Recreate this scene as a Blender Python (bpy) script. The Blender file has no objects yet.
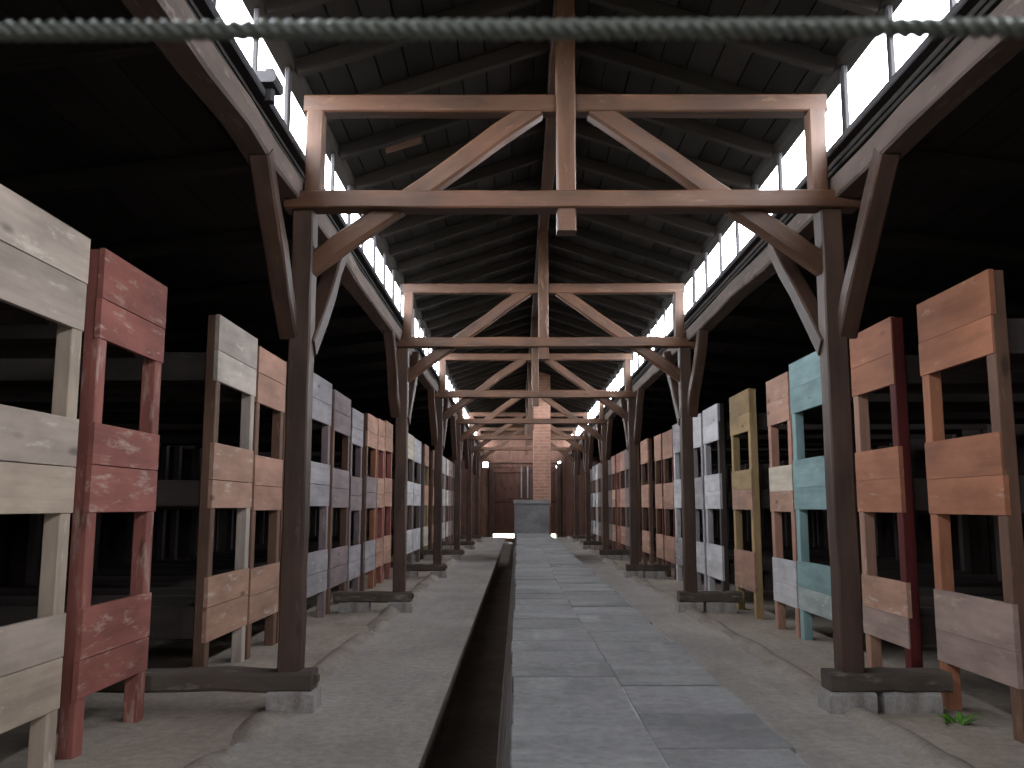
import bpy, math, random
from mathutils import Vector, Matrix

random.seed(7)
sc = bpy.context.scene
C = sc.collection

# ------------------------------------------------------------------ camera, sky, exposure
CAM_H = 0.89
cam_d = bpy.data.cameras.new('camera')
cam = bpy.data.objects.new('camera', cam_d)
C.objects.link(cam)
cam.location = (0, 0, CAM_H)
cam.rotation_euler = (math.pi / 2 + 0.1343, 0, 0.006)
cam_d.sensor_width = 36.0
cam_d.lens = 902.6 / 1024 * 36.0
cam_d.clip_start = 0.05
cam_d.clip_end = 300
cam_d.dof.use_dof = True
cam_d.dof.focus_distance = 4.6
cam_d.dof.aperture_fstop = 9.0
sc.camera = cam

world = bpy.data.worlds.new('overcast_sky')
sc.world = world
world.use_nodes = True
wb = world.node_tree.nodes['Background']
wb.inputs['Color'].default_value = (0.90, 0.945, 1.0, 1)
wb.inputs['Strength'].default_value = 1.0
world.cycles.sampling_method = 'MANUAL'
world.cycles.sample_map_resolution = 256

sc.view_settings.view_transform = 'Standard'
sc.view_settings.look = 'None'
sc.view_settings.gamma = 1.0
sc.view_settings.use_curve_mapping = False
sc.view_settings.exposure = 4.75
sc.cycles.use_denoising = True
sc.cycles.max_bounces = 10
sc.cycles.diffuse_bounces = 6
sc.cycles.transparent_max_bounces = 8
sc.cycles.sample_clamp_indirect = 6.0

# building grid (metres)
Y0, S = 4.08, 3.7               # nearest visible frame, frame spacing
XC = 0.231                      # centre line of the aisle
YF, YB = Y0 + 6 * S, Y0 - 3 * S # far gable wall, gable wall behind the camera
XWL, XWR = -3.85, 4.31          # side walls
CLX = 1.315                     # half distance of the clerestory planes from XC


def portal(loc, rot, sx, sy):
    l = bpy.data.lights.new('daylight_opening', 'AREA')
    l.shape = 'RECTANGLE'
    l.size, l.size_y = sx, sy
    l.cycles.is_portal = True
    o = bpy.data.objects.new('daylight_opening', l)
    C.objects.link(o)
    o.location = loc
    o.rotation_euler = rot


LEN = YF - YB
for s in (-1, 1):   # sky seen through the two window bands and the open entrance (portals only guide sampling)
    portal((XC + s * (CLX + 0.03), (YF + YB) / 2, 2.783), (0, s * math.pi / 2, 0), 0.38, LEN)
portal((XC - 0.05, YB - 0.02, 1.02), (math.pi / 2, 0, 0), 0.9, 2.04)


# ------------------------------------------------------------------ materials
def lin(c):
    return tuple(((v / 255) / 12.92 if v / 255 <= 0.04045 else ((v / 255 + 0.055) / 1.055) ** 2.4) for v in c) + (1,)


def node(nt, t, loc=(0, 0), **kw):
    n = nt.nodes.new(t)
    n.location = loc
    for k, v in kw.items():
        setattr(n, k, v)
    return n


def base_mat(name, rough=0.8, spec=0.3):
    m = bpy.data.materials.new(name)
    m.use_nodes = True
    nt = m.node_tree
    b = nt.nodes['Principled BSDF']
    b.inputs['Roughness'].default_value = rough
    b.inputs['Specular IOR Level'].default_value = spec
    return m, nt, b


def ramp(nt, fac, stops):
    r = node(nt, 'ShaderNodeValToRGB')
    e = r.color_ramp.elements
    e[0].position, e[0].color = stops[0]
    e[1].position, e[1].color = stops[-1]
    for p, c in stops[1:-1]:
        x = e.new(p)
        x.color = c
    nt.links.new(fac, r.inputs['Fac'])
    return r.outputs['Color']


def mixc(nt, fac, a, b, mode='MIX'):
    m = node(nt, 'ShaderNodeMix', data_type='RGBA', blend_type=mode)
    for k, v in ((0, fac), (6, a), (7, b)):
        if hasattr(v, 'is_linked'):
            nt.links.new(v, m.inputs[k])
        else:
            m.inputs[k].default_value = v
    return m.outputs[2]


def noise(nt, vec, scale, detail=4, rough=0.55):
    n = node(nt, 'ShaderNodeTexNoise')
    n.inputs['Scale'].default_value = scale
    n.inputs['Detail'].default_value = detail
    n.inputs['Roughness'].default_value = rough
    nt.links.new(vec, n.inputs['Vector'])
    return n.outputs['Fac']


def coords(nt, scale=(1, 1, 1), rnd=True):
    tc = node(nt, 'ShaderNodeTexCoord')
    v = tc.outputs['Object']
    if rnd:
        oi = node(nt, 'ShaderNodeObjectInfo')
        sc_ = node(nt, 'ShaderNodeVectorMath', operation='SCALE')
        comb = node(nt, 'ShaderNodeCombineXYZ')
        for i, f in enumerate((37.0, 91.0, 53.0)):
            mm = node(nt, 'ShaderNodeMath', operation='MULTIPLY')
            nt.links.new(oi.outputs['Random'], mm.inputs[0])
            mm.inputs[1].default_value = f
            nt.links.new(mm.outputs[0], comb.inputs[i])
        ad = node(nt, 'ShaderNodeVectorMath', operation='ADD')
        nt.links.new(v, ad.inputs[0])
        nt.links.new(comb.outputs[0], ad.inputs[1])
        v = ad.outputs[0]
    mp = node(nt, 'ShaderNodeMapping')
    mp.inputs['Scale'].default_value = scale
    nt.links.new(v, mp.inputs['Vector'])
    return mp.outputs[0], v


def bump(nt, b, h, strength=0.3, dist=0.01):
    bp = node(nt, 'ShaderNodeBump')
    bp.inputs['Strength'].default_value = strength
    bp.inputs['Distance'].default_value = dist
    nt.links.new(h, bp.inputs['Height'])
    nt.links.new(bp.outputs[0], b.inputs['Normal'])


def vary(nt, col, lo=0.82, hi=1.15):
    oi = node(nt, 'ShaderNodeObjectInfo')
    mr = node(nt, 'ShaderNodeMapRange')
    mr.inputs[3].default_value = lo
    mr.inputs[4].default_value = hi
    nt.links.new(oi.outputs['Random'], mr.inputs[0])
    hs = node(nt, 'ShaderNodeHueSaturation')
    nt.links.new(mr.outputs[0], hs.inputs['Value'])
    nt.links.new(col, hs.inputs['Color'])
    return hs.outputs[0]


def wood(name, c, dark=0.55, wear=None, wear_at=0.62, grain=22, rough=0.75, spec=0.3, var=(0.85, 1.12), bmp=0.35, stain=0.62):
    """weathered timber: grain runs along the local x axis of every plank"""
    m, nt, b = base_mat(name, rough, spec)
    gv, v = coords(nt, (1.1, grain, grain))
    bv, _ = coords(nt, (1.6, 4.5, 4.5))
    g = noise(nt, gv, 1.0, 5, 0.65)
    s = noise(nt, bv, 1.6, 4)
    c0 = lin(c)
    cd = tuple(x * dark for x in c0[:3]) + (1,)
    col = ramp(nt, g, [(0.28, cd), (0.62, c0)])
    col2 = mixc(nt, 0.55, col, ramp(nt, s, [(0.36, tuple(x * stain for x in c0[:3]) + (1,)), (0.64, tuple(min(1, x * 1.22) for x in c0[:3]) + (1,))]))
    # knots
    kv, _ = coords(nt, (2.2, 6.5, 6.5))
    vo = node(nt, 'ShaderNodeTexVoronoi')
    vo.inputs['Scale'].default_value = 0.9
    nt.links.new(kv, vo.inputs['Vector'])
    kn = ramp(nt, vo.outputs['Distance'], [(0.05, (1, 1, 1, 1)), (0.12, (0, 0, 0, 1))])
    col2 = mixc(nt, kn, col2, tuple(x * 0.4 for x in c0[:3]) + (1,))
    if wear:
        wv, _ = coords(nt, (2.0, 9, 9))
        wn = noise(nt, wv, 2.2, 6, 0.7)
        wf = ramp(nt, wn, [(wear_at - 0.05, (0, 0, 0, 1)), (wear_at + 0.06, (1, 1, 1, 1))])
        col2 = mixc(nt, wf, col2, lin(wear))
    nt.links.new(vary(nt, col2, *var), b.inputs['Base Color'])
    bump(nt, b, g, bmp, 0.004)
    return m


M = {}
M['frame'] = wood('old_frame_timber', (94, 62, 43), 0.25, (118, 88, 66), 0.63, 18, 0.5, 0.45, (0.85, 1.12), 0.45, 0.42)
M['post'] = wood('dark_post_timber', (78, 56, 45), 0.30, (108, 88, 76), 0.66, 18, 0.55, 0.4, (0.85, 1.12), 0.45, 0.45)
M['plate'] = wood('grey_plate_timber', (98, 83, 75), 0.4, (128, 113, 104), 0.62, 12)
M['roof'] = wood('dark_roof_board', (46, 42, 41), 0.5, (84, 70, 58), 0.72, 14, 0.8, 0.25, (0.6, 1.3))
M['rafter'] = wood('roof_rafter_timber', (50, 43, 39), 0.5, None, 0.6, 14, 0.8, 0.25, (0.6, 1.3))
M['sideroof'] = wood('dark_side_roof_board', (50, 46, 44), 0.45, None, 0.6, 14, 0.9, 0.15)  # one dark tone for side roof boards, rafters and felt
M['wallb'] = wood('dark_wall_board', (48, 40, 36), 0.55, None, 0.6, 14, 0.9, 0.15)
M['gable'] = wood('brown_gable_board', (120, 88, 76), 0.6, None, 0.6, 14, 0.8, 0.2)
M['darkdoor'] = wood('dark_brown_door_board', (96, 66, 56), 0.6, None, 0.6, 14, 0.8, 0.2)
M['sill'] = wood('dirty_ground_sill', (92, 82, 74), 0.5, (126, 116, 106), 0.6, 12, 0.9, 0.2)
M['winframe'] = wood('grey_window_frame', (66, 62, 64), 0.6, None, 0.6, 14, 0.7, 0.3)

bare = (168, 146, 122)
BK = {   # paint or wood colour, worn colour, how rare the wear is
    'raw':    ((182, 162, 144), (200, 188, 176), 0.64),
    'red':    ((150, 90, 80), (176, 142, 130), 0.60),
    'pale':   ((188, 172, 160), (204, 192, 182), 0.64),
    'pink':   ((172, 132, 112), (190, 172, 158), 0.62),
    'orange': ((160, 104, 77), (178, 144, 120), 0.66),
    'greyor': ((160, 136, 126), (176, 150, 132), 0.64),
    'rawgrey': ((170, 153, 140), (190, 176, 164), 0.62),
    'tealpale': ((158, 166, 162), (186, 180, 172), 0.60),
    'lav':    ((156, 148, 151), (182, 176, 178), 0.64),
    'mauve':  ((134, 116, 116), (160, 146, 142), 0.64),
    'teal':   ((132, 158, 158), (160, 172, 166), 0.70),
    'ochre':  ((168, 140, 100), (184, 160, 120), 0.68),
    'white':  ((192, 187, 188), (176, 168, 160), 0.70),
    'salmon': ((176, 132, 112), (190, 160, 142), 0.66),
    'cream':  ((196, 182, 164), (186, 166, 146), 0.66),
    'brown':  ((110, 81, 66), (150, 118, 96), 0.66),
    'maroon': ((92, 30, 28), (120, 60, 52), 0.70),
    'grey':   ((112, 100, 96), (140, 130, 124), 0.66),
    'dkgrey': ((72, 63, 60), (96, 87, 82), 0.68),  # dark grey post; on inner bunk parts, shade put into the wood colour
}
for k, (c, w, a) in BK.items():
    M[k] = wood('bunk_wood_' + k, c, 0.6, w, a, 26, 0.7, 0.3, (0.88, 1.08), 0.3)


def earth(name, c1, c2, c3, scale=1.0, rough=0.95, bst=0.5, rnd=False):
    m, nt, b = base_mat(name, rough, 0.2)
    v, _ = coords(nt, (1, 1, 1), rnd)
    a = noise(nt, v, 1.3 * scale, 6, 0.62)
    d = noise(nt, v, 22 * scale, 5, 0.7)
    s, _ = coords(nt, (2.4, 0.5, 1), rnd)
    st = noise(nt, s, 1.6 * scale, 5, 0.6)
    col = ramp(nt, a, [(0.32, lin(c1)), (0.66, lin(c2))])
    col = mixc(nt, ramp(nt, st, [(0.5, (0, 0, 0, 1)), (0.75, (0.8, 0.8, 0.8, 1))]), col, lin(c3))
    col = mixc(nt, 0.5, col, ramp(nt, d, [(0.3, (0.35, 0.35, 0.35, 1)), (0.7, (1, 1, 1, 1))]), 'MULTIPLY')
    if rnd:
        col = vary(nt, col, 0.93, 1.05)
    nt.links.new(col, b.inputs['Base Color'])
    bump(nt, b, d, bst, 0.012)
    return m


M['earth'] = earth('trodden_earth', (158, 144, 132), (186, 172, 158), (142, 130, 120))
M['slab'] = earth('worn_aisle_concrete', (168, 160, 153), (192, 184, 177), (204, 195, 187), 1.0, 0.8)
M['kerb'] = earth('crumbling_kerb_concrete', (150, 138, 128), (180, 169, 158), (124, 112, 103), 2.0)
M['flue'] = earth('grey_flue_mortar', (124, 121, 122), (150, 147, 147), (176, 173, 171), 1.6, 0.75, 0.5, True)
M['trench'] = earth('brown_trench_soil', (112, 100, 90), (132, 120, 108), (98, 90, 82), 1.5)  # brown soil, darker than the floor earth
M['block'] = earth('concrete_footing', (150, 144, 138), (182, 176, 172), (130, 120, 112), 3.0)
M['grass'] = earth('pale_outdoor_ground', (120, 126, 100), (150, 150, 128), (150, 146, 130), 0.3)


def brick_mat(name, c1, c2, mortar, sx=0.20, sy=0.06):
    m, nt, b = base_mat(name, 0.9, 0.2)
    tc = node(nt, 'ShaderNodeTexCoord')
    sp = node(nt, 'ShaderNodeSeparateXYZ')
    nt.links.new(tc.outputs['Object'], sp.inputs[0])
    ad = node(nt, 'ShaderNodeMath', operation='ADD')
    nt.links.new(sp.outputs[0], ad.inputs[0])
    nt.links.new(sp.outputs[1], ad.inputs[1])
    cb = node(nt, 'ShaderNodeCombineXYZ')
    nt.links.new(ad.outputs[0], cb.inputs[0])
    nt.links.new(sp.outputs[2], cb.inputs[1])
    br = node(nt, 'ShaderNodeTexBrick')
    br.inputs['Scale'].default_value = 1.0
    br.inputs['Brick Width'].default_value = sx
    br.inputs['Row Height'].default_value = sy
    br.inputs['Mortar Size'].default_value = 0.008
    br.inputs['Color1'].default_value = lin(c1)
    br.inputs['Color2'].default_value = lin(c2)
    br.inputs['Mortar'].default_value = lin(mortar)
    nt.links.new(cb.outputs[0], br.inputs['Vector'])
    v, _ = coords(nt, (1, 1, 1), False)
    n = noise(nt, v, 9, 5)
    col = mixc(nt, 0.5, br.outputs['Color'], ramp(nt, n, [(0.3, (0.5, 0.5, 0.5, 1)), (0.7, (1, 1, 1, 1))]), 'MULTIPLY')
    nt.links.new(col, b.inputs['Base Color'])
    inv = node(nt, 'ShaderNodeMath', operation='SUBTRACT')
    inv.inputs[0].default_value = 1
    nt.links.new(br.outputs['Fac'], inv.inputs[1])
    bump(nt, b, inv.outputs[0], 0.5, 0.01)
    return m


M['brick'] = brick_mat('red_chimney_brick', (172, 122, 104), (186, 138, 118), (186, 154, 138))
M['fluebrick'] = brick_mat('grey_flue_brick', (140, 134, 134), (166, 160, 158), (180, 176, 176), 0.25, 0.09)


def plain(name, c, rough=0.5, spec=0.4, metal=0.0, sc_=30):
    m, nt, b = base_mat(name, rough, spec)
    v, _ = coords(nt, (1, 1, 1))
    n = noise(nt, v, sc_, 4)
    c0 = lin(c)
    col = ramp(nt, n, [(0.3, tuple(x * 0.7 for x in c0[:3]) + (1,)), (0.7, c0)])
    nt.links.new(col, b.inputs['Base Color'])
    b.inputs['Metallic'].default_value = metal
    return m


M['rope'] = plain('grey_green_rope', (92, 94, 86), 0.35, 0.5, 0, 300)
M['metal'] = plain('dull_light_grey', (150, 152, 158), 0.45, 0.5, 0.4)
M['leaf'] = plain('fresh_green_leaf', (92, 140, 52), 0.6, 0.3, 0, 60)


def glass_mat():
    m = bpy.data.materials.new('dusty_window_glass')
    m.use_nodes = True
    nt = m.node_tree
    nt.nodes.clear()
    out = node(nt, 'ShaderNodeOutputMaterial')
    tr = node(nt, 'ShaderNodeBsdfTransparent')
    gl = node(nt, 'ShaderNodeBsdfGlossy')
    gl.inputs['Roughness'].default_value = 0.08
    v, _ = coords(nt, (1, 1, 1))
    n = noise(nt, v, 6, 4)
    nt.links.new(ramp(nt, n, [(0.3, (0.84, 0.86, 0.87, 1)), (0.7, (0.95, 0.96, 0.97, 1))]), tr.inputs['Color'])
    mx = node(nt, 'ShaderNodeMixShader')
    mx.inputs[0].default_value = 0.05
    nt.links.new(tr.outputs[0], mx.inputs[1])
    nt.links.new(gl.outputs[0], mx.inputs[2])
    nt.links.new(mx.outputs[0], out.inputs['Surface'])
    return m


M['glass'] = glass_mat()

# ------------------------------------------------------------------ builders
WM = {}      # world position of every root (translation only while building)


def root(name, loc, label=None, cat=None, group=None, kind=None):
    o = bpy.data.objects.new(name, None)
    o.empty_display_size = 0.1
    C.objects.link(o)
    o.location = loc
    WM[o] = Matrix.Translation(loc)
    tag(o, label, cat, group, kind)
    return o


def tag(o, label=None, cat=None, group=None, kind=None):
    for k, v in (('label', label), ('category', cat), ('group', group), ('kind', kind)):
        if v:
            o[k] = v
    return o


def link(name, me, parent, W):
    o = bpy.data.objects.new(name, me)
    C.objects.link(o)
    if parent is not None:
        o.parent = parent
        o.matrix_local = WM[parent].inverted() @ W
    else:
        o.matrix_local = W
    WM[o] = W.copy()
    return o


MC = {}


def beam_mesh(L, w, t, ch, mat, seg=1, jit=0.0, var=0):
    key = (round(L, 3), round(w, 3), round(t, 3), round(ch, 4), mat, seg, jit, var)
    if key in MC:
        return MC[key]
    rg = random.Random(hash((round(L, 2), seg, var)) & 0xffff)
    hw, ht = w / 2, t / 2
    ch = min(ch, hw * 0.45, ht * 0.45)
    prof = [(hw - ch, -ht), (hw, -ht + ch), (hw, ht - ch), (hw - ch, ht), (-hw + ch, ht), (-hw, ht - ch), (-hw, -ht + ch), (-hw + ch, -ht)]
    vs, fs = [], []
    for i in range(seg + 1):
        x = L * i / seg
        dy, dz = (rg.gauss(0, jit), rg.gauss(0, jit)) if jit and 0 < i < seg else (0, 0)
        for (a, b) in prof:
            ja, jb = (rg.gauss(0, jit * 0.4), rg.gauss(0, jit * 0.4)) if jit else (0, 0)
            vs.append((x, a + dy + ja, b + dz + jb))
    for i in range(seg):
        for j in range(8):
            a, b = i * 8 + j, i * 8 + (j + 1) % 8
            fs.append((a, a + 8, b + 8, b))
    fs.append(tuple(range(0, 8)))
    fs.append(tuple(range(seg * 8 + 7, seg * 8 - 1, -1)))
    me = bpy.data.meshes.new('timber')
    me.from_pydata(vs, [], fs)
    me.materials.append(M[mat])
    me.update()
    import bmesh
    bm = bmesh.new()
    bm.from_mesh(me)
    bmesh.ops.recalc_face_normals(bm, faces=bm.faces)
    bm.to_mesh(me)
    bm.free()
    MC[key] = me
    return me


def beam(name, parent, p0, p1, w, t, mat, up=None, ch=0.004, seg=1, jit=0.0, var=0):
    """a timber from p0 to p1; w across, t along 'up'"""
    p0, p1 = Vector(p0), Vector(p1)
    d = p1 - p0
    L = d.length
    x = d.normalized()
    if up is None:
        up = Vector((0, 0, 1)) if abs(x.z) < 0.9 else Vector((0, 1, 0))
    up = Vector(up)
    y = up.cross(x).normalized()
    z = x.cross(y)
    W = Matrix(((x.x, y.x, z.x, p0.x), (x.y, y.y, z.y, p0.y), (x.z, y.z, z.z, p0.z), (0, 0, 0, 1)))
    return link(name, beam_mesh(L, w, t, ch, mat, seg, jit, var), parent, W)


def box(name, parent, x0, x1, y0, y1, z0, z1, mat, ch=0.004, seg=1, jit=0.0, var=0):
    """axis-aligned plank; its grain runs along its longest side"""
    dx, dy, dz = x1 - x0, y1 - y0, z1 - z0
    cx, cy, cz = (x0 + x1) / 2, (y0 + y1) / 2, (z0 + z1) / 2
    if dx >= dy and dx >= dz:
        return beam(name, parent, (x0, cy, cz), (x1, cy, cz), dy, dz, mat, (0, 0, 1), ch, seg, jit, var)
    if dy >= dz:
        return beam(name, parent, (cx, y0, cz), (cx, y1, cz), dx, dz, mat, (0, 0, 1), ch, seg, jit, var)
    return beam(name, parent, (cx, cy, z0), (cx, cy, z1), dx, dy, mat, (0, 1, 0), ch, seg, jit, var)


def mesh_obj(name, vs, fs, mat, parent=None, loc=(0, 0, 0), smooth=False):
    me = bpy.data.meshes.new(name)
    me.from_pydata([tuple(Vector(v) - Vector(loc)) for v in vs], [], fs)
    me.materials.append(M[mat])
    me.update()
    if smooth:
        for p in me.polygons:
            p.use_smooth = True
    return link(name, me, parent, Matrix.Translation(loc))


from mathutils import noise as mnoise


def sheet(name, parent, x0, x1, y0, y1, z, mat, step=0.12, amp=0.006, prof=None, kind=None):
    nx, ny = max(1, round((x1 - x0) / step)), max(1, round((y1 - y0) / step))
    vs, fs = [], []
    for j in range(ny + 1):
        for i in range(nx + 1):
            x, y = x0 + (x1 - x0) * i / nx, y0 + (y1 - y0) * j / ny
            h = amp * (mnoise.noise((x * 1.7, y * 1.7, 3.1)) + 0.6 * mnoise.noise((x * 6, y * 6, 9.7)))
            vs.append((x, y, z + h + (prof(x, y) if prof else 0)))
    for j in range(ny):
        for i in range(nx):
            a = j * (nx + 1) + i
            fs.append((a, a + 1, a + nx + 2, a + nx + 1))
    o = mesh_obj(name, vs, fs, mat, parent, smooth=True)
    if kind:
        o['kind'] = kind
    return o


# ------------------------------------------------------------------ ground and floor
TL, TR = -0.342, -0.075         # trench beside the flue
FX0, FX1, FZ = -0.012, 0.505, 0.45
FLUE_END = 15.0
KL, KR = -1.06, 1.47            # kerb lines

o = mesh_obj('ground', [(-60, -60, -0.45), (60, -60, -0.45), (60, 90, -0.45), (-60, 90, -0.45)], [(0, 1, 2, 3)], 'grass')
tag(o, kind='structure')
floor = root('floor', (0, 0, 0), 'trodden earth and worn concrete floor of the barrack', kind='structure')
sheet('earth_bed', floor, XWL, KL + 0.02, YB, YF, 0.0, 'earth', 0.14, 0.012)
sheet('earth_bed', floor, KR - 0.02, XWR, YB, YF, 0.0, 'earth', 0.14, 0.012)
sheet('aisle_slab', floor, KL, TL, YB, YF, 0.002, 'slab', 0.12, 0.004)
sheet('aisle_slab', floor, TR, KR, YB, YF, 0.002, 'slab', 0.12, 0.004)
def kerbprof(c, hw, hh):
    return lambda x, y: hh * max(0.0, 1 - ((x - c) / hw) ** 2) * (0.7 + 0.75 * mnoise.noise((x * 5, y * 1.9, 5.5)))
sheet('kerb', floor, KL - 0.10, KL + 0.10, YB, YF, -0.016, 'kerb', 0.025, 0.010, kerbprof(KL, 0.10, 0.078))
sheet('kerb', floor, KR - 0.10, KR + 0.10, YB, YF, -0.016, 'kerb', 0.025, 0.010, kerbprof(KR, 0.10, 0.066))
box('trench_wall', floor, TL - 0.12, TL, YB, YF, -0.42, -0.004, 'trench', 0.006)
box('trench_wall', floor, TR, TR + 0.05, YB, YF, -0.42, -0.01, 'trench', 0.006)
sheet('trench_bed', floor, TL - 0.02, TR + 0.02, YB, YF, -0.14, 'trench', 0.09, 0.02)

# ------------------------------------------------------------------ side walls
wl = root('wall_left', (XWL, 0, 0), kind='structure')
wr = root('wall_right', (XWR, 0, 0), kind='structure')
n = 180
for par, x, s in ((wl, XWL, -1), (wr, XWR, 1)):
    box('cladding', par, min(x, x + s * 0.05), max(x, x + s * 0.05), YB, YF, -0.4, 2.2, 'wallb', 0.002)
    for i in range(40):          # cover battens
        y = YB + 0.3 + i * (YF - YB - 0.6) / 39
        box('batten', par, min(x, x - s * 0.02), max(x, x - s * 0.02), y, y + 0.05, 0, 2.02, 'wallb', 0.003)

# ------------------------------------------------------------------ roofs
EAVE_Z, RIDGE_Z = 3.03, 3.47
ceil_ = root('ceiling', (XC, 0, EAVE_Z), 'raised lantern roof of dark boards over rafters', kind='structure')
SLX = CLX + 0.05
slope = (RIDGE_Z - EAVE_Z) / CLX
NB = 10
yb_list = [YB + S * k for k in range(10)]
for s in (-1, 1):
    for i in range(NB):
        a0, a1 = SLX * i / NB + 0.003, SLX * (i + 1) / NB - 0.003
        am = (a0 + a1) / 2
        wdt = (a1 - a0) * math.sqrt(1 + slope * slope)
        for k in range(9):
            off = random.uniform(-0.12, 0.12) if 0 < k else 0
            zc = RIDGE_Z - slope * am + random.uniform(-0.004, 0.004)
            beam('board', ceil_, (XC + s * am, yb_list[k] + 0.004, zc), (XC + s * am, yb_list[k + 1] - 0.004, zc), wdt, 0.024, 'roof',
                 (s * slope, 0, 1), 0.003)
    # tarred roofing felt on the outside keeps the board joints dark
    z0, z1 = RIDGE_Z + 0.02, RIDGE_Z + 0.02 - slope * SLX
    mesh_obj('roofing_felt', [(XC, YB - 0.1, z0), (XC, YF + 0.1, z0), (XC + s * SLX, YF + 0.1, z1), (XC + s * SLX, YB - 0.1, z1),
                              (XC, YB - 0.1, z0 + 0.01), (XC, YF + 0.1, z0 + 0.01), (XC + s * SLX, YF + 0.1, z1 + 0.01), (XC + s * SLX, YB - 0.1, z1 + 0.01)],
             [(0, 1, 2, 3), (4, 5, 6, 7), (0, 4, 5, 1), (1, 5, 6, 2), (2, 6, 7, 3), (3, 7, 4, 0)], 'sideroof', ceil_)
RP = S / 7
nraf = int(round((YF - YB) / RP))
for s in (-1, 1):
    for i in range(nraf + 1):
        y = YB + i * RP
        if i in (0, nraf):
            continue
        zo = 0.013 + 0.04
        beam('rafter', ceil_, (XC + s * 0.03, y + 0.03, RIDGE_Z - slope * 0.03 - zo), (XC + s * (CLX - 0.02), y + 0.03, RIDGE_Z - slope * (CLX - 0.02) - zo), 0.055, 0.08, 'rafter',
             (s * slope, 0, 1), 0.005, 3, 0.003, i % 3)
for k in range(9):
    beam('ridge_beam', ceil_, (XC, yb_list[k], 3.355), (XC, yb_list[k + 1], 3.355), 0.09, 0.10, 'frame', None, 0.008, 6, 0.003, k % 3)

for nm, s, xw in (('ceiling.001', -1, XWL), ('ceiling.002', 1, XWR)):
    x_in = XC + s * (CLX - 0.02)
    r = root('ceiling', (x_in, 0, 2.5), 'dark low side roof over the %s bunks' % ('left' if s < 0 else 'right'), kind='structure')
    zi, zo_ = 2.50, 2.10
    span = abs(xw + s * 0.25 - x_in)
    sl = (zi - zo_) / span
    nb = 17
    for i in range(nb):
        a0, a1 = span * i / nb + 0.002, span * (i + 1) / nb - 0.002
        am = (a0 + a1) / 2
        for k in range(9):
            beam('board', r, (x_in + s * am, yb_list[k] + 0.003, zi - sl * am), (x_in + s * am, yb_list[k + 1] - 0.003, zi - sl * am), (a1 - a0) * 1.01, 0.024, 'sideroof',
                 (s * sl, 0, 1), 0.003)
    z1 = zi - sl * span + 0.016
    mesh_obj('roofing_felt', [(x_in, YB - 0.1, zi + 0.016), (x_in, YF + 0.1, zi + 0.016), (x_in + s * span, YF + 0.1, z1), (x_in + s * span, YB - 0.1, z1),
                              (x_in, YB - 0.1, zi + 0.026), (x_in, YF + 0.1, zi + 0.026), (x_in + s * span, YF + 0.1, z1 + 0.01), (x_in + s * span, YB - 0.1, z1 + 0.01)],
             [(0, 1, 2, 3), (4, 5, 6, 7), (0, 4, 5, 1), (1, 5, 6, 2), (2, 6, 7, 3), (3, 7, 4, 0)], 'sideroof', r)
    for i in range(1, nraf):
        if i % 2:
            continue
        y = YB + i * RP
        beam('rafter', r, (x_in + s * 0.06, y + 0.3, zi - sl * 0.06 - 0.06), (xw - s * 0.02, y + 0.3, zi - sl * abs(xw - s * 0.02 - x_in) - 0.06), 0.06, 0.09, 'sideroof', (s * sl, 0, 1), 0.005, 3, 0.003, i % 3)

# short brown pieces added for rafter ends lit brownish, light put into colour
for (s, d, y, L) in ((1, 1.02, 3.36, 0.16), (-1, 1.00, 2.95, 0.16), (-1, 1.05, 5.35, 0.22), (1, 0.98, 6.4, 0.2)):
    zz = RIDGE_Z - slope * d - 0.032
    beam('lit_rafter_end', ceil_, (XC + s * d, y, zz), (XC + s * (d - L), y + 0.01, zz + slope * L), 0.10, 0.03, 'brown', (s * slope, 0, 1), 0.004)

# ------------------------------------------------------------------ clerestory: apron, sill, windows
win_no = 0
WZ0, WZ1 = 2.60, 2.965
for s, side in ((-1, 'left'), (1, 'right')):
    xw = XC + s * CLX
    cw = root('wall_clerestory_' + side, (xw, 0, 2.5), kind='structure')
    xo = xw + s * 0.028
    box('apron_board', cw, min(xw, xo), max(xw, xo), YB, YF, 2.40, 2.52, 'rafter', 0.003)
    box('apron_board', cw, min(xw, xo), max(xw, xo), YB, YF, 2.523, 2.575, 'rafter', 0.003)
    xs0, xs1 = xw - s * 0.045, xw + s * 0.05
    box('window_sill', cw, min(xs0, xs1), max(xs0, xs1), YB, YF, WZ0 - 0.035, WZ0, 'winframe', 0.006)
    xh0, xh1 = xw - s * 0.02, xw + s * 0.06
    box('head_plate', cw, min(xh0, xh1), max(xh0, xh1), YB, YF, WZ1, WZ1 + 0.06, 'rafter', 0.006)
    for k in range(9):
        win_no += 1
        y0, y1 = yb_list[k], yb_list[k + 1]
        wv = root('window_%d' % win_no, (xw, (y0 + y1) / 2, WZ0), kind='structure')
        for i in range(8):
            if i == 7 and k < 8:
                continue
            ym = y0 + i * RP
            wd = 0.05 if i == 0 else random.choice((0.018, 0.018, 0.034))
            box('mullion', wv, min(xw, xw + s * 0.022), max(xw, xw + s * 0.022), ym - wd / 2, ym + wd / 2, WZ0, WZ1, 'winframe', 0.004)
        for i in range(7):
            a, b_ = y0 + i * RP + 0.012, y0 + (i + 1) * RP - 0.012
            xg = xw + s * 0.012
            mesh_obj('pane', [(xg, a, WZ0), (xg, b_, WZ0), (xg, b_, WZ1), (xg, a, WZ1)], [(0, 1, 2, 3)], 'glass', wv, (xg, (a + b_) / 2, WZ0))

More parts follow.
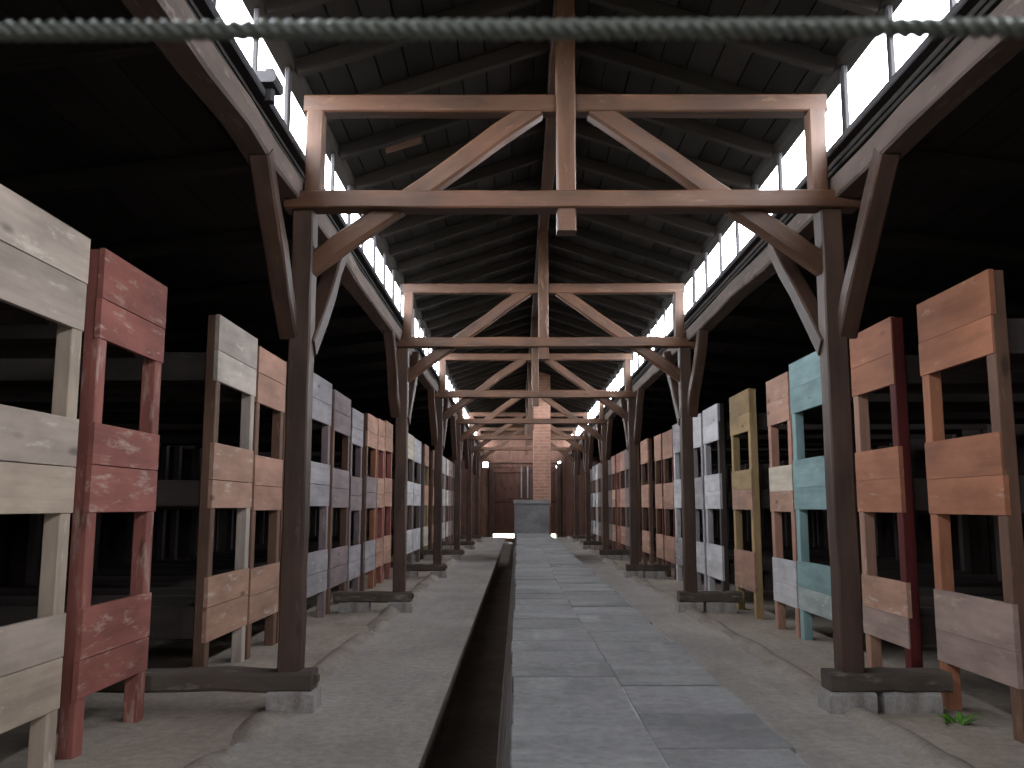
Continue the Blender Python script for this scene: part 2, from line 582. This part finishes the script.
# wooden window catch block on the left sill
o = root('window_catch', (XC - CLX + 0.03, 3.53, WZ0), 'wooden catch block on the left window sill above nearest frame', 'catch')
box('block', o, XC - CLX - 0.01, XC - CLX + 0.10, 3.47, 3.60, WZ0 + 0.002, WZ0 + 0.05, 'winframe', 0.01)
box('peg', o, XC - CLX + 0.035, XC - CLX + 0.075, 3.53, 3.57, WZ0 - 0.05, WZ0 + 0.09, 'winframe', 0.008)

# wall plates on the posts
for s, side in ((-1, 'left'), (1, 'right')):
    xi, xo = XC + s * 1.245, XC + s * 1.36
    r = root('wall_plate', ((xi + xo) / 2, 0, 2.3), 'long rough timber plate above the %s row of posts' % side, 'beam', 'timber plates along the aisle')
    for k in range(9):
        box('plate_timber', r, min(xi, xo), max(xi, xo), yb_list[k], yb_list[k + 1], 2.31 + 0.003 * (k % 2), 2.425, 'plate', 0.01, 9, 0.004, k % 4 + (5 if s > 0 else 0))

# ------------------------------------------------------------------ timber frames
ORD = {0: 'nearest big', 1: 'second', 2: 'third', 3: 'fourth', 4: 'fifth', 5: 'sixth and farthest'}


def timber_frame(k):
    y = Y0 + k * S
    lab = ('%s timber roof frame %s with king post and two long struts' % (ORD[k], 'across the aisle' if k == 0 else 'from the camera')) if k >= 0 else 'timber roof frame just ahead of the camera that carries the barrier rope'
    r = root('timber_frame', (XC, y, 0), lab, 'frame', 'timber frames across the aisle')
    v = k % 5
    for s in (-1, 1):
        mx = lambda d: XC + s * d           # distance from the centre line
        lo, hi = sorted((mx(1.187), mx(1.287)))
        box('post', r, lo, hi, y, y + 0.11, 0.168, 2.268, 'post', 0.007, 10, 0.0018, v * 2 + (s > 0))
        lo, hi = sorted((mx(1.155), mx(1.235)))
        box('upper_stud', r, lo, hi, y + 0.005, y + 0.085, 2.345, 2.76, 'frame', 0.006, 3, 0.003, v)
        beam('strut', r, (mx(1.21), y + 0.06, 2.005), (mx(0.135), y + 0.06, 2.782), 0.085, 0.095, 'frame', None, 0.012, 6, 0.003, v * 2 + (s > 0))
        for d in (-1, 1):
            yb = y if d < 0 else y + 0.11
            xb_, za, ye = (1.287, 1.68, 0.53) if d < 0 else (1.215, 1.62, 0.72)
            beam('knee_brace', r, (mx(xb_), yb - d * 0.04, za), (mx(xb_), yb + d * ye, 2.335), 0.085, 0.09, 'post', None, 0.008, 4, 0.003, v)
        far = 2.75 if (k == 0 and s < 0) else (1.785 if s < 0 else 1.655)
        lo, hi = sorted((mx(1.13), mx(far)))
        box('ground_sill', r, lo, hi, y - 0.02, y + 0.12, 0.085, 0.17, 'sill', 0.012, 8, 0.004, v * 2 + (s > 0))
        lo, hi = sorted((mx(1.115), mx(1.32)))
        box('footing_block', r, lo, hi, y - 0.03, y + 0.13, -0.03, 0.088, 'block', 0.012, 2, 0.003, v + 3)
        lo, hi = sorted((mx(far - 0.3), mx(far - 0.05)))
        box('footing_block', r, lo, hi, y - 0.02, y + 0.12, -0.03, 0.086, 'block', 0.012, 2, 0.003, v + 4)
    box('tie_beam', r, -1.085, 1.592, y - 0.035, y + 0.075, 2.265, 2.350, 'frame', 0.007, 12, 0.0014, v)
    box('collar_beam', r, -1.02, 1.478, y + 0.012, y + 0.10, 2.755, 2.842, 'frame', 0.007, 10, 0.0014, v + 5)
    box('king_post', r, XC - 0.045, XC + 0.045, y - 0.02, y + 0.075, 2.160, 3.33, 'frame', 0.008, 6, 0.002, v)
    # iron bolt and wooden peg at the foot of the left post
    box('peg', r, -0.925, -0.88, y + 0.02, y + 0.07, 0.11, 0.155, 'sill', 0.01)
    return r


for k in range(0, 6):
    timber_frame(k)

# ------------------------------------------------------------------ heating flue, stove box, chimney
fl = root('heating_flue', ((FX0 + FX1) / 2, 8, 0), 'long low grey heating flue running down the middle of the aisle', 'flue')
ya, yb_ = -2.0, FLUE_END
ny = 34
vs, fs = [], []
for j in range(ny + 1):
    y = ya + (yb_ - ya) * j / ny
    jx = 0.008 * mnoise.noise((y * 1.3, 0, 0))
    vs += [(TR + 0.004, y, -0.38), (TR + 0.006 + jx * 0.3, y, 0.0), (FX0 + 0.004 + jx, y, FZ - 0.0035), (FX1 - 0.004 + jx, y, FZ - 0.0035), (FX1 + 0.05, y, -0.05)]
for j in range(ny):
    for i in range(4):
        a = j * 5 + i
        fs.append((a, a + 5, a + 6, a + 1))
fs += [(0, 1, 2, 3, 4), tuple(range(ny * 5 + 4, ny * 5 - 1, -1))]
mesh_obj('flue_wall', vs, fs, 'fluebrick', fl, (FX0, ya, 0))
y = ya
rg = random.Random(3)
col_split = 0.245
for c, (xa, xb) in enumerate(((FX0, col_split), (col_split, FX1))):
    y = ya + (0.13 if c else 0)
    while y < FLUE_END - 0.05:
        L = rg.uniform(0.20, 0.32)
        y1 = min(y + L, FLUE_END)
        dz = rg.uniform(-0.005, 0.005)
        wob = 0.012 * math.sin(y * 0.9)
        if c:
            xa = col_split + wob
        else:
            xb = col_split + wob
        x0 = xa + (rg.uniform(-0.008, 0.004) if c == 0 else 0.0008)
        x1 = xb + (rg.uniform(-0.006, 0.008) if c == 1 else -0.0008)
        o = box('cover_slab', fl, x0, x1, y + 0.001, y1 - 0.001, FZ - 0.04, FZ + dz * 0.35, 'flue', 0.0025, 2, 0.0008, rg.randrange(4))
        y = y1
# raised stove box at the far end of the flue
sb = root('stove_box', (0.22, 15.6, 0), 'raised grey masonry stove box at the far end of the flue', 'stove')
vs = []
X0, X1 = -0.07, 0.54
for (x0, x1, y0, y1, z0, z1, nm, mt) in ((X0 + 0.02, X1 - 0.02, FLUE_END + 0.006, 16.35, -0.05, 0.93, 'body', 'flue'), (X0, X1, 14.985, 16.4, 0.93, 0.99, 'top_slab', 'flue')):
    box(nm, sb, x0, x1, y0, y1, z0, z1, mt, 0.015, 6, 0.003, 7)
ch = root('chimney', (0.44, 17.0, 0), 'square red brick chimney rising through the roof behind stove box', 'chimney')
CX0, CX1, CY0, CY1 = 0.29, 0.605, 16.45, 16.80
vs = []
for z in (-0.05, 4.3):
    vs += [(CX0, CY0, z), (CX1, CY0, z), (CX1, CY1, z), (CX0, CY1, z)]
mesh_obj('shaft', vs, [(0, 1, 5, 4), (1, 2, 6, 5), (2, 3, 7, 6), (3, 0, 4, 7), (4, 5, 6, 7), (3, 2, 1, 0)], 'brick', ch, (CX0, CY0, 0))
box('collar', ch, CX0 - 0.04, CX1 + 0.04, CY0 - 0.04, CY1 + 0.04, 3.9, 4.05, 'brick', 0.01)

# ------------------------------------------------------------------ gable walls and doors
DX0, DX1, DZ = -0.70, 1.14, 2.02


def gable(name, y, s, openings, ajar):
    g = root(name, (XC, y, 0), kind='structure')
    yo = y + s * 0.03
    ylo, yhi = min(y, yo), max(y, yo)
    x = XWL
    i = 0
    while x < XWR:
        x1 = min(x + 0.15, XWR)
        xm = (x + x1) / 2
        d = abs(xm - XC)
        if d < CLX:
            top = RIDGE_Z - slope * d - 0.02
        else:
            top = 2.5 - (d - CLX) * 0.147
        segs = [(-0.4, top)]
        for (a, b_, z0, z1) in openings:
            if xm > a and xm < b_:
                ns = []
                for (p, q) in segs:
                    if z0 > p:
                        ns.append((p, min(q, z0)))
                    if z1 < q:
                        ns.append((max(p, z1), q))
                segs = ns
        for (p, q) in segs:
            if q - p > 0.02:
                box('board', g, x - 0.002, x1 + 0.002, ylo + 0.004 * (i % 2), yhi + 0.004 * (i % 2), p, q, 'gable', 0.003)
        x = x1
        i += 1
    # added unseen backing behind the boards, blocks daylight leaking through the joints
    yq0, yq1 = sorted((y + s * 0.036, y + s * 0.056))
    (oa, ob, _, oz) = openings[0]
    for (xa, xb, za, zb) in ((XWL, oa - 0.02, -0.4, 1.97), (ob + 0.02, XWR, -0.4, 1.97), (oa - 0.02, ob + 0.02, oz + 0.03, 2.18), (XWL + 0.6, -1.02, 1.97, 2.18), (1.33, XWR - 0.6, 1.97, 2.18), (XWL + 0.9, XWR - 0.9, 2.18, 2.30), (XC - CLX, XC + CLX, 2.28, 2.95), (XC - 0.9, XC + 0.9, 2.95, 3.12), (XC - 0.45, XC + 0.45, 3.12, 3.3)):
        box('joint_backing', g, xa, xb, yq0, yq1, za, zb, 'gable', 0.002)
    yi = y - s * 0.06
    lo, hi = min(y, yi), max(y, yi)
    box('rail', g, DX0 - 0.05, DX1 + 0.03, lo, hi, 2.12, 2.22, 'gable', 0.006)
    for xx in (DX0 - 0.12, DX1):
        box('door_post', g, xx, xx + 0.12, lo, hi, 0, 2.12, 'post', 0.006)
    return g


ops_far = [(DX0, DX1, -0.02, DZ), (-0.98, -0.82, 2.0, 2.15), (1.16, 1.31, 1.98, 2.17)]
gable('wall_far', YF, 1, ops_far, False)
gable('wall_near', YB, -1, [(XC - 0.5, XC + 0.4, -0.02, 2.04)], True)
# double door in the far gable, with a bright gap under the leaves
dr = root('door_1', (XC, YF, 0), kind='structure')
for (a, b_) in ((DX0 - 0.02, XC + 0.002), (XC + 0.001, DX1 - 0.006)):
    nb = 6
    for i in range(nb):
        xa, xb = a + (b_ - a) * i / nb - (0.004 if i else 0), a + (b_ - a) * (i + 1) / nb
        box('board', dr, xa, xb, YF + 0.012 + 0.003 * (i % 2), YF + 0.036 + 0.003 * (i % 2), 0.095, DZ + 0.03, 'darkdoor', 0.003)
    for z in (0.22, 1.02, 1.85):
        box('ledge', dr, a + 0.02, b_ - 0.02, YF - 0.016, YF + 0.012, z, z + 0.11, 'darkdoor', 0.004)
for xx in (0.115, 0.295):  # two light grey vertical strips on the door
    box('grey_strip', dr, xx - 0.02, xx + 0.02, YF - 0.04, YF - 0.016, 1.12, 2.02, 'metal', 0.004)

# ------------------------------------------------------------------ three-tier bunks
TIERS = ((0.203, 0.522), (0.865, 1.197), (1.515, 1.862))
XL_, XR_ = -1.57, 1.90
DEPTH = 2.05


def bunk(side, ya, yb, cols, posts, label, top=1.862, dx=0.0, near_post=None, full=True):
    s = -1 if side == 'left' else 1
    xf = (XL_ if s < 0 else XR_) + dx
    ym = (ya + yb) / 2
    r = root('three_tier_bunk', (xf, ym, 0), label, 'bunk', 'three-tier bunks in the %s row' % side)
    X = lambda d: xf + s * d
    kz = top / 1.862
    rg = random.Random(int(ya * 1000) + (s > 0))

    def bx(nm, d0, d1, y0, y1, z0, z1, mat, **kw):
        lo, hi = sorted((X(d0), X(d1)))
        return box(nm, r, lo, hi, y0, y1, z0, z1, mat, **kw)
    pw = 0.07
    jw = 0.0016 if s < 0 else 0.0007
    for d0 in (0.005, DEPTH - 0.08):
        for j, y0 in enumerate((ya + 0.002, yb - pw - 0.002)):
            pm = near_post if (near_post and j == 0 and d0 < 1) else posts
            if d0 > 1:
                pm = 'dkgrey'  # rear posts: shade inside the bunk put into their colour
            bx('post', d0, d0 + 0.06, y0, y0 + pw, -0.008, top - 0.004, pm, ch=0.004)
    for t, (z0, z1) in enumerate(TIERS):
        z0, z1 = z0 * kz, z1 * kz
        zm = z0 + (z1 - z0) * rg.uniform(0.42, 0.54)
        m = cols[2 - t]
        m2 = m
        if isinstance(m, tuple):
            m, m2 = m
        e0, e1 = rg.uniform(-0.004, 0.004), rg.uniform(-0.004, 0.004)
        bx('front_plank', 0, 0.022, ya + e0, yb + e1, z0, zm - jw, m2, ch=jw)
        bx('front_plank', 0, 0.022, ya - e1, yb - e0, zm + jw, z1, m, ch=jw)
        if full:
            for y0 in (ya + 0.074, yb - 0.074 - 0.022):
                bx('side_board', 0.09, DEPTH - 0.07, y0 - 0.0, y0 + 0.022, z0 + 0.01, zm, 'dkgrey', ch=0.003)  # inner boards darkened by colour in place of shade
        # lying boards of the tier
        npl = 5
        vs, fs = [], []
        for i in range(npl):
            a = 0.03 + (DEPTH - 0.06) * i / npl
            b_ = 0.03 + (DEPTH - 0.06) * (i + 1) / npl - 0.012
            x0, x1 = sorted((X(a), X(b_)))
            y0, y1, za, zb = ya + 0.098, yb - 0.098, z0 + 0.06, z0 + 0.085
            n0 = len(vs)
            for zz in (za, zb):
                vs += [(x0, y0, zz), (x1, y0, zz), (x1, y1, zz), (x0, y1, zz)]
            fs += [tuple(n0 + q for q in f) for f in ((3, 2, 1, 0), (4, 5, 6, 7), (0, 1, 5, 4), (1, 2, 6, 5), (2, 3, 7, 6), (3, 0, 4, 7))]
        mesh_obj('platform', vs, fs, 'dkgrey', r, (X(0.03), ym, z0 + 0.06))  # platforms share the darkened wood, shade painted in
    r.rotation_euler.z = math.radians(rg.uniform(-0.5, 0.5))
    return r


left = [
    (2.46, 3.205, ('rawgrey', ('rawgrey', 'raw'), ('rawgrey', 'raw')), 'raw', 'bare pale three-tier plank bunk at left edge, nearest of left row', 1.862, 0, None),
    (3.33, 3.95, ('red', 'red', 'red'), 'red', 'red painted three-tier bunk in front of the nearest left post', 1.864, 0, 'red'),
    (4.66, 5.375, ('pale', 'pink', 'pink'), 'pale', 'pale topped plank bunk with pinkish lower tiers and brown near post, left row', 1.892, 0, 'brown'),
    (5.41, 6.05, (('salmon'), 'salmon', 'pink'), 'brown', 'salmon brown bunk touching the nearest left post, next to pale topped bunk', 1.858, 0, None),
    (6.09, 6.78, ('pink', 'pink', 'pink'), 'brown', 'pinkish bunk hidden behind the nearest left frame post', 1.87, 0, None),
    (6.83, 7.57, ('lav', 'lav', 'lav'), 'mauve', 'lavender grey plank bunk just beyond the nearest left post', 1.912, 0, None),
    (7.68, 8.48, ('mauve', 'mauve', 'mauve'), 'brown', 'darker mauve brown bunk, seventh in left row', 1.884, 0, 'brown'),
    (8.56, 9.16, ('lav', 'mauve', 'lav'), 'mauve', 'low greyish bunk before a small gap, eighth in left row', 1.82, 0, None),
    (9.45, 10.12, ('salmon', 'mauve', 'lav'), 'orange', 'bunk with orange brown posts after the small gap, left row', 1.862, 0, 'brown'),
    (10.18, 10.68, ('salmon', 'pink', 'pink'), 'red', 'narrow pinkish bunk with red posts, tenth in left row', 1.875, 0, 'brown'),
    (10.74, 11.36, ('pink', 'salmon', 'pink'), 'red', 'pinkish bunk touching the second left post, red inside', 1.905, 0, 'red'),
    (12.10, 12.75, ('salmon', 'salmon', 'salmon'), 'brown', 'salmon bunk mostly hidden behind the second left post', 1.90, 0, None),
    (12.95, 13.70, ('cream', 'white', 'white'), 'grey', 'whitish bunk just beyond the second left post', 1.932, 0, 'orange'),
    (13.75, 14.75, ('white', 'white', 'white'), 'grey', 'wide white bunk with grey posts, left row', 1.925, 0, None),
    (15.36, 16.05, ('salmon', 'salmon', 'cream'), 'ochre', 'salmon bunk before the third left post', 1.935, 0, 'grey'),
]
right = [
    (3.56, 4.225, ('orange', 'orange', 'greyor'), 'orange', 'large orange brown bunk with greyish lowest tier at right edge', 1.838, 0, 'brown'),
    (4.52, 5.10, ('orange', 'orange', ('pink', 'greyor')), 'pink', 'orange brown bunk with maroon near post beside the nearest right post', 1.846, 0, 'maroon'),
    (5.50, 6.25, ('teal', 'teal', ('teal', 'tealpale')), 'teal', 'pale teal painted bunk behind the nearest right post', 1.868, 0, None),
    (6.29, 6.86, ('pink', ('cream', 'pink'), 'white'), 'salmon', 'pinkish white bunk beside the pale teal one', 1.828, 0, None),
    (7.38, 8.06, ('ochre', ('ochre', 'pink'), ('salmon', 'pink')), 'ochre', 'ochre yellow bunk in right row', 1.85, 0, 'ochre'),
    (8.53, 9.25, ('white', 'white', 'white'), 'white', 'white lavender bunk with dark grey near post, right row', 1.857, 0, 'dkgrey'),
    (9.34, 9.92, ('white', 'lav', 'white'), 'lav', 'narrow white bunk beside the second right post', 1.846, 0, 'lav'),
    (10.46, 11.04, ('lav', 'white', 'lav'), 'white', 'grey white bunk just beyond the second right post', 1.865, 0, 'brown'),
    (11.12, 11.82, ('salmon', 'salmon', 'salmon'), 'brown', 'salmon orange bunk, ninth in right row', 1.83, 0, 'maroon'),
    (11.96, 12.56, ('salmon', 'salmon', 'pink'), 'brown', 'pinkish orange bunk between two narrow dark gaps, right row', 1.842, 0, 'maroon'),
    (13.18, 13.98, ('salmon', 'salmon', 'pink'), 'brown', 'brownish salmon bunk close before the third right post', 1.87, 0, 'brown'),
]
for (a, b_, cols, po, lab, top, dx, np_) in left:
    bunk('left', a, b_, cols, po, lab, top, dx, np_)
for (a, b_, cols, po, lab, top, dx, np_) in right:
    bunk('right', a, b_, cols, po, lab, top, dx, np_)
NUM = {12: 'twelfth', 13: 'thirteenth', 14: 'fourteenth', 15: 'fifteenth', 16: 'sixteenth', 17: 'seventeenth', 18: 'eighteenth', 19: 'nineteenth',
       20: 'twentieth', 21: 'twenty-first', 22: 'twenty-second', 23: 'twenty-third', 24: 'twenty-fourth', 25: 'twenty-fifth', 26: 'twenty-sixth', 27: 'twenty-seventh', 28: 'twenty-eighth'}
WORD = {'salmon': 'salmon', 'white': 'white', 'cream': 'cream', 'pink': 'pinkish', 'mauve': 'mauve brown', 'brown': 'brown', 'red': 'reddish', 'grey': 'grey', 'lav': 'pale grey'}
seqL = ['pink', 'salmon', 'white', 'white', 'cream', 'mauve', 'brown', 'grey', 'mauve', 'grey', 'brown']
seqR = ['grey', 'mauve', 'salmon', 'red', 'pink', 'grey', 'mauve', 'brown', 'grey', 'white', 'white', 'grey', 'mauve', 'brown']
for side, y, seq, n0 in (('left', 16.95, seqL, 16), ('right', 14.55, seqR, 12)):
    n = n0
    for i, c in enumerate(seq):
        w = 0.66 + 0.06 * ((i * 7) % 3 - 1)
        if y + w > YF - 0.2:
            break
        ph = (y - Y0) % S
        bunk(side, y, y + w, (c, c, c), c if i % 2 else 'brown', 'far %s plank bunk, %s from the camera in %s row' % (WORD[c], NUM[n], side), 1.87 if side == 'right' else 1.93, 0, 'brown' if i % 2 else None, False)
        n += 1
        y += w + (0.06 if i % 3 else 0.22)

# ------------------------------------------------------------------ barrier rope close to the camera
rp = root('barrier_rope', (XC, 0.40, 1.11), 'twisted grey green barrier rope stretched across the top of the view', 'rope')
xa, xb, yr, zr = -1.5, 1.95, 0.40, 1.113
R0, RS, PITCH = 0.0024, 0.0027, 0.020
for q in range(3):
    vs, fs = [], []
    nseg = int((xb - xa) / 0.0030)
    for i in range(nseg + 1):
        x = xa + (xb - xa) * i / nseg
        ph = 2 * math.pi * ((x - xa) / PITCH + q / 3)
        cy, cz = yr + R0 * math.cos(ph), zr + R0 * math.sin(ph)
        for j in range(6):
            a = 2 * math.pi * j / 6
            vs.append((x, cy + RS * math.cos(a), cz + RS * math.sin(a)))
    for i in range(nseg):
        for j in range(6):
            a, b_ = i * 6 + j, i * 6 + (j + 1) % 6
            fs.append((a, b_, b_ + 6, a + 6))
    mesh_obj('strand', vs, fs, 'rope', rp, (xa, yr, zr), True)

# ------------------------------------------------------------------ small weed by the right ground sill
wd = root('weed', (1.80, 3.86, 0.0), 'small green weed growing by the nearest right footing', 'weed')
rg = random.Random(11)
for i in range(16):
    a = rg.uniform(0, 2 * math.pi)
    L, w, lift = rg.uniform(0.04, 0.085), rg.uniform(0.012, 0.02), rg.uniform(0.3, 1.1)
    d = Vector((math.cos(a), math.sin(a), 0))
    p = Vector((-d.y, d.x, 0))
    base = Vector((1.80, 3.86, 0.004)) + d * rg.uniform(0, 0.03) + p * rg.uniform(-0.04, 0.04)
    pts = []
    for t, ww in ((0, 0.2), (0.4, 1.0), (0.75, 0.7), (1.0, 0.05)):
        c = base + d * (L * t * math.cos(lift * (1 - 0.5 * t))) + Vector((0, 0, L * math.sin(lift) * t * (1.25 - 0.5 * t)))
        for sd in (-1, 1):
            pts.append(tuple(c + p * sd * w * ww * 0.5 + Vector((0, 0, 0.003 * ww))))
    top = len(pts)
    pts += [(x, y, z - 0.0015) for (x, y, z) in pts]
    f = []
    for q in range(3):
        f.append((2 * q, 2 * q + 1, 2 * q + 3, 2 * q + 2))
        f.append((top + 2 * q, top + 2 * q + 2, top + 2 * q + 3, top + 2 * q + 1))
        f.append((2 * q, 2 * q + 2, top + 2 * q + 2, top + 2 * q))
        f.append((2 * q + 1, top + 2 * q + 1, top + 2 * q + 3, 2 * q + 3))
    mesh_obj('leaf', pts, f, 'leaf', wd, tuple(base), True)
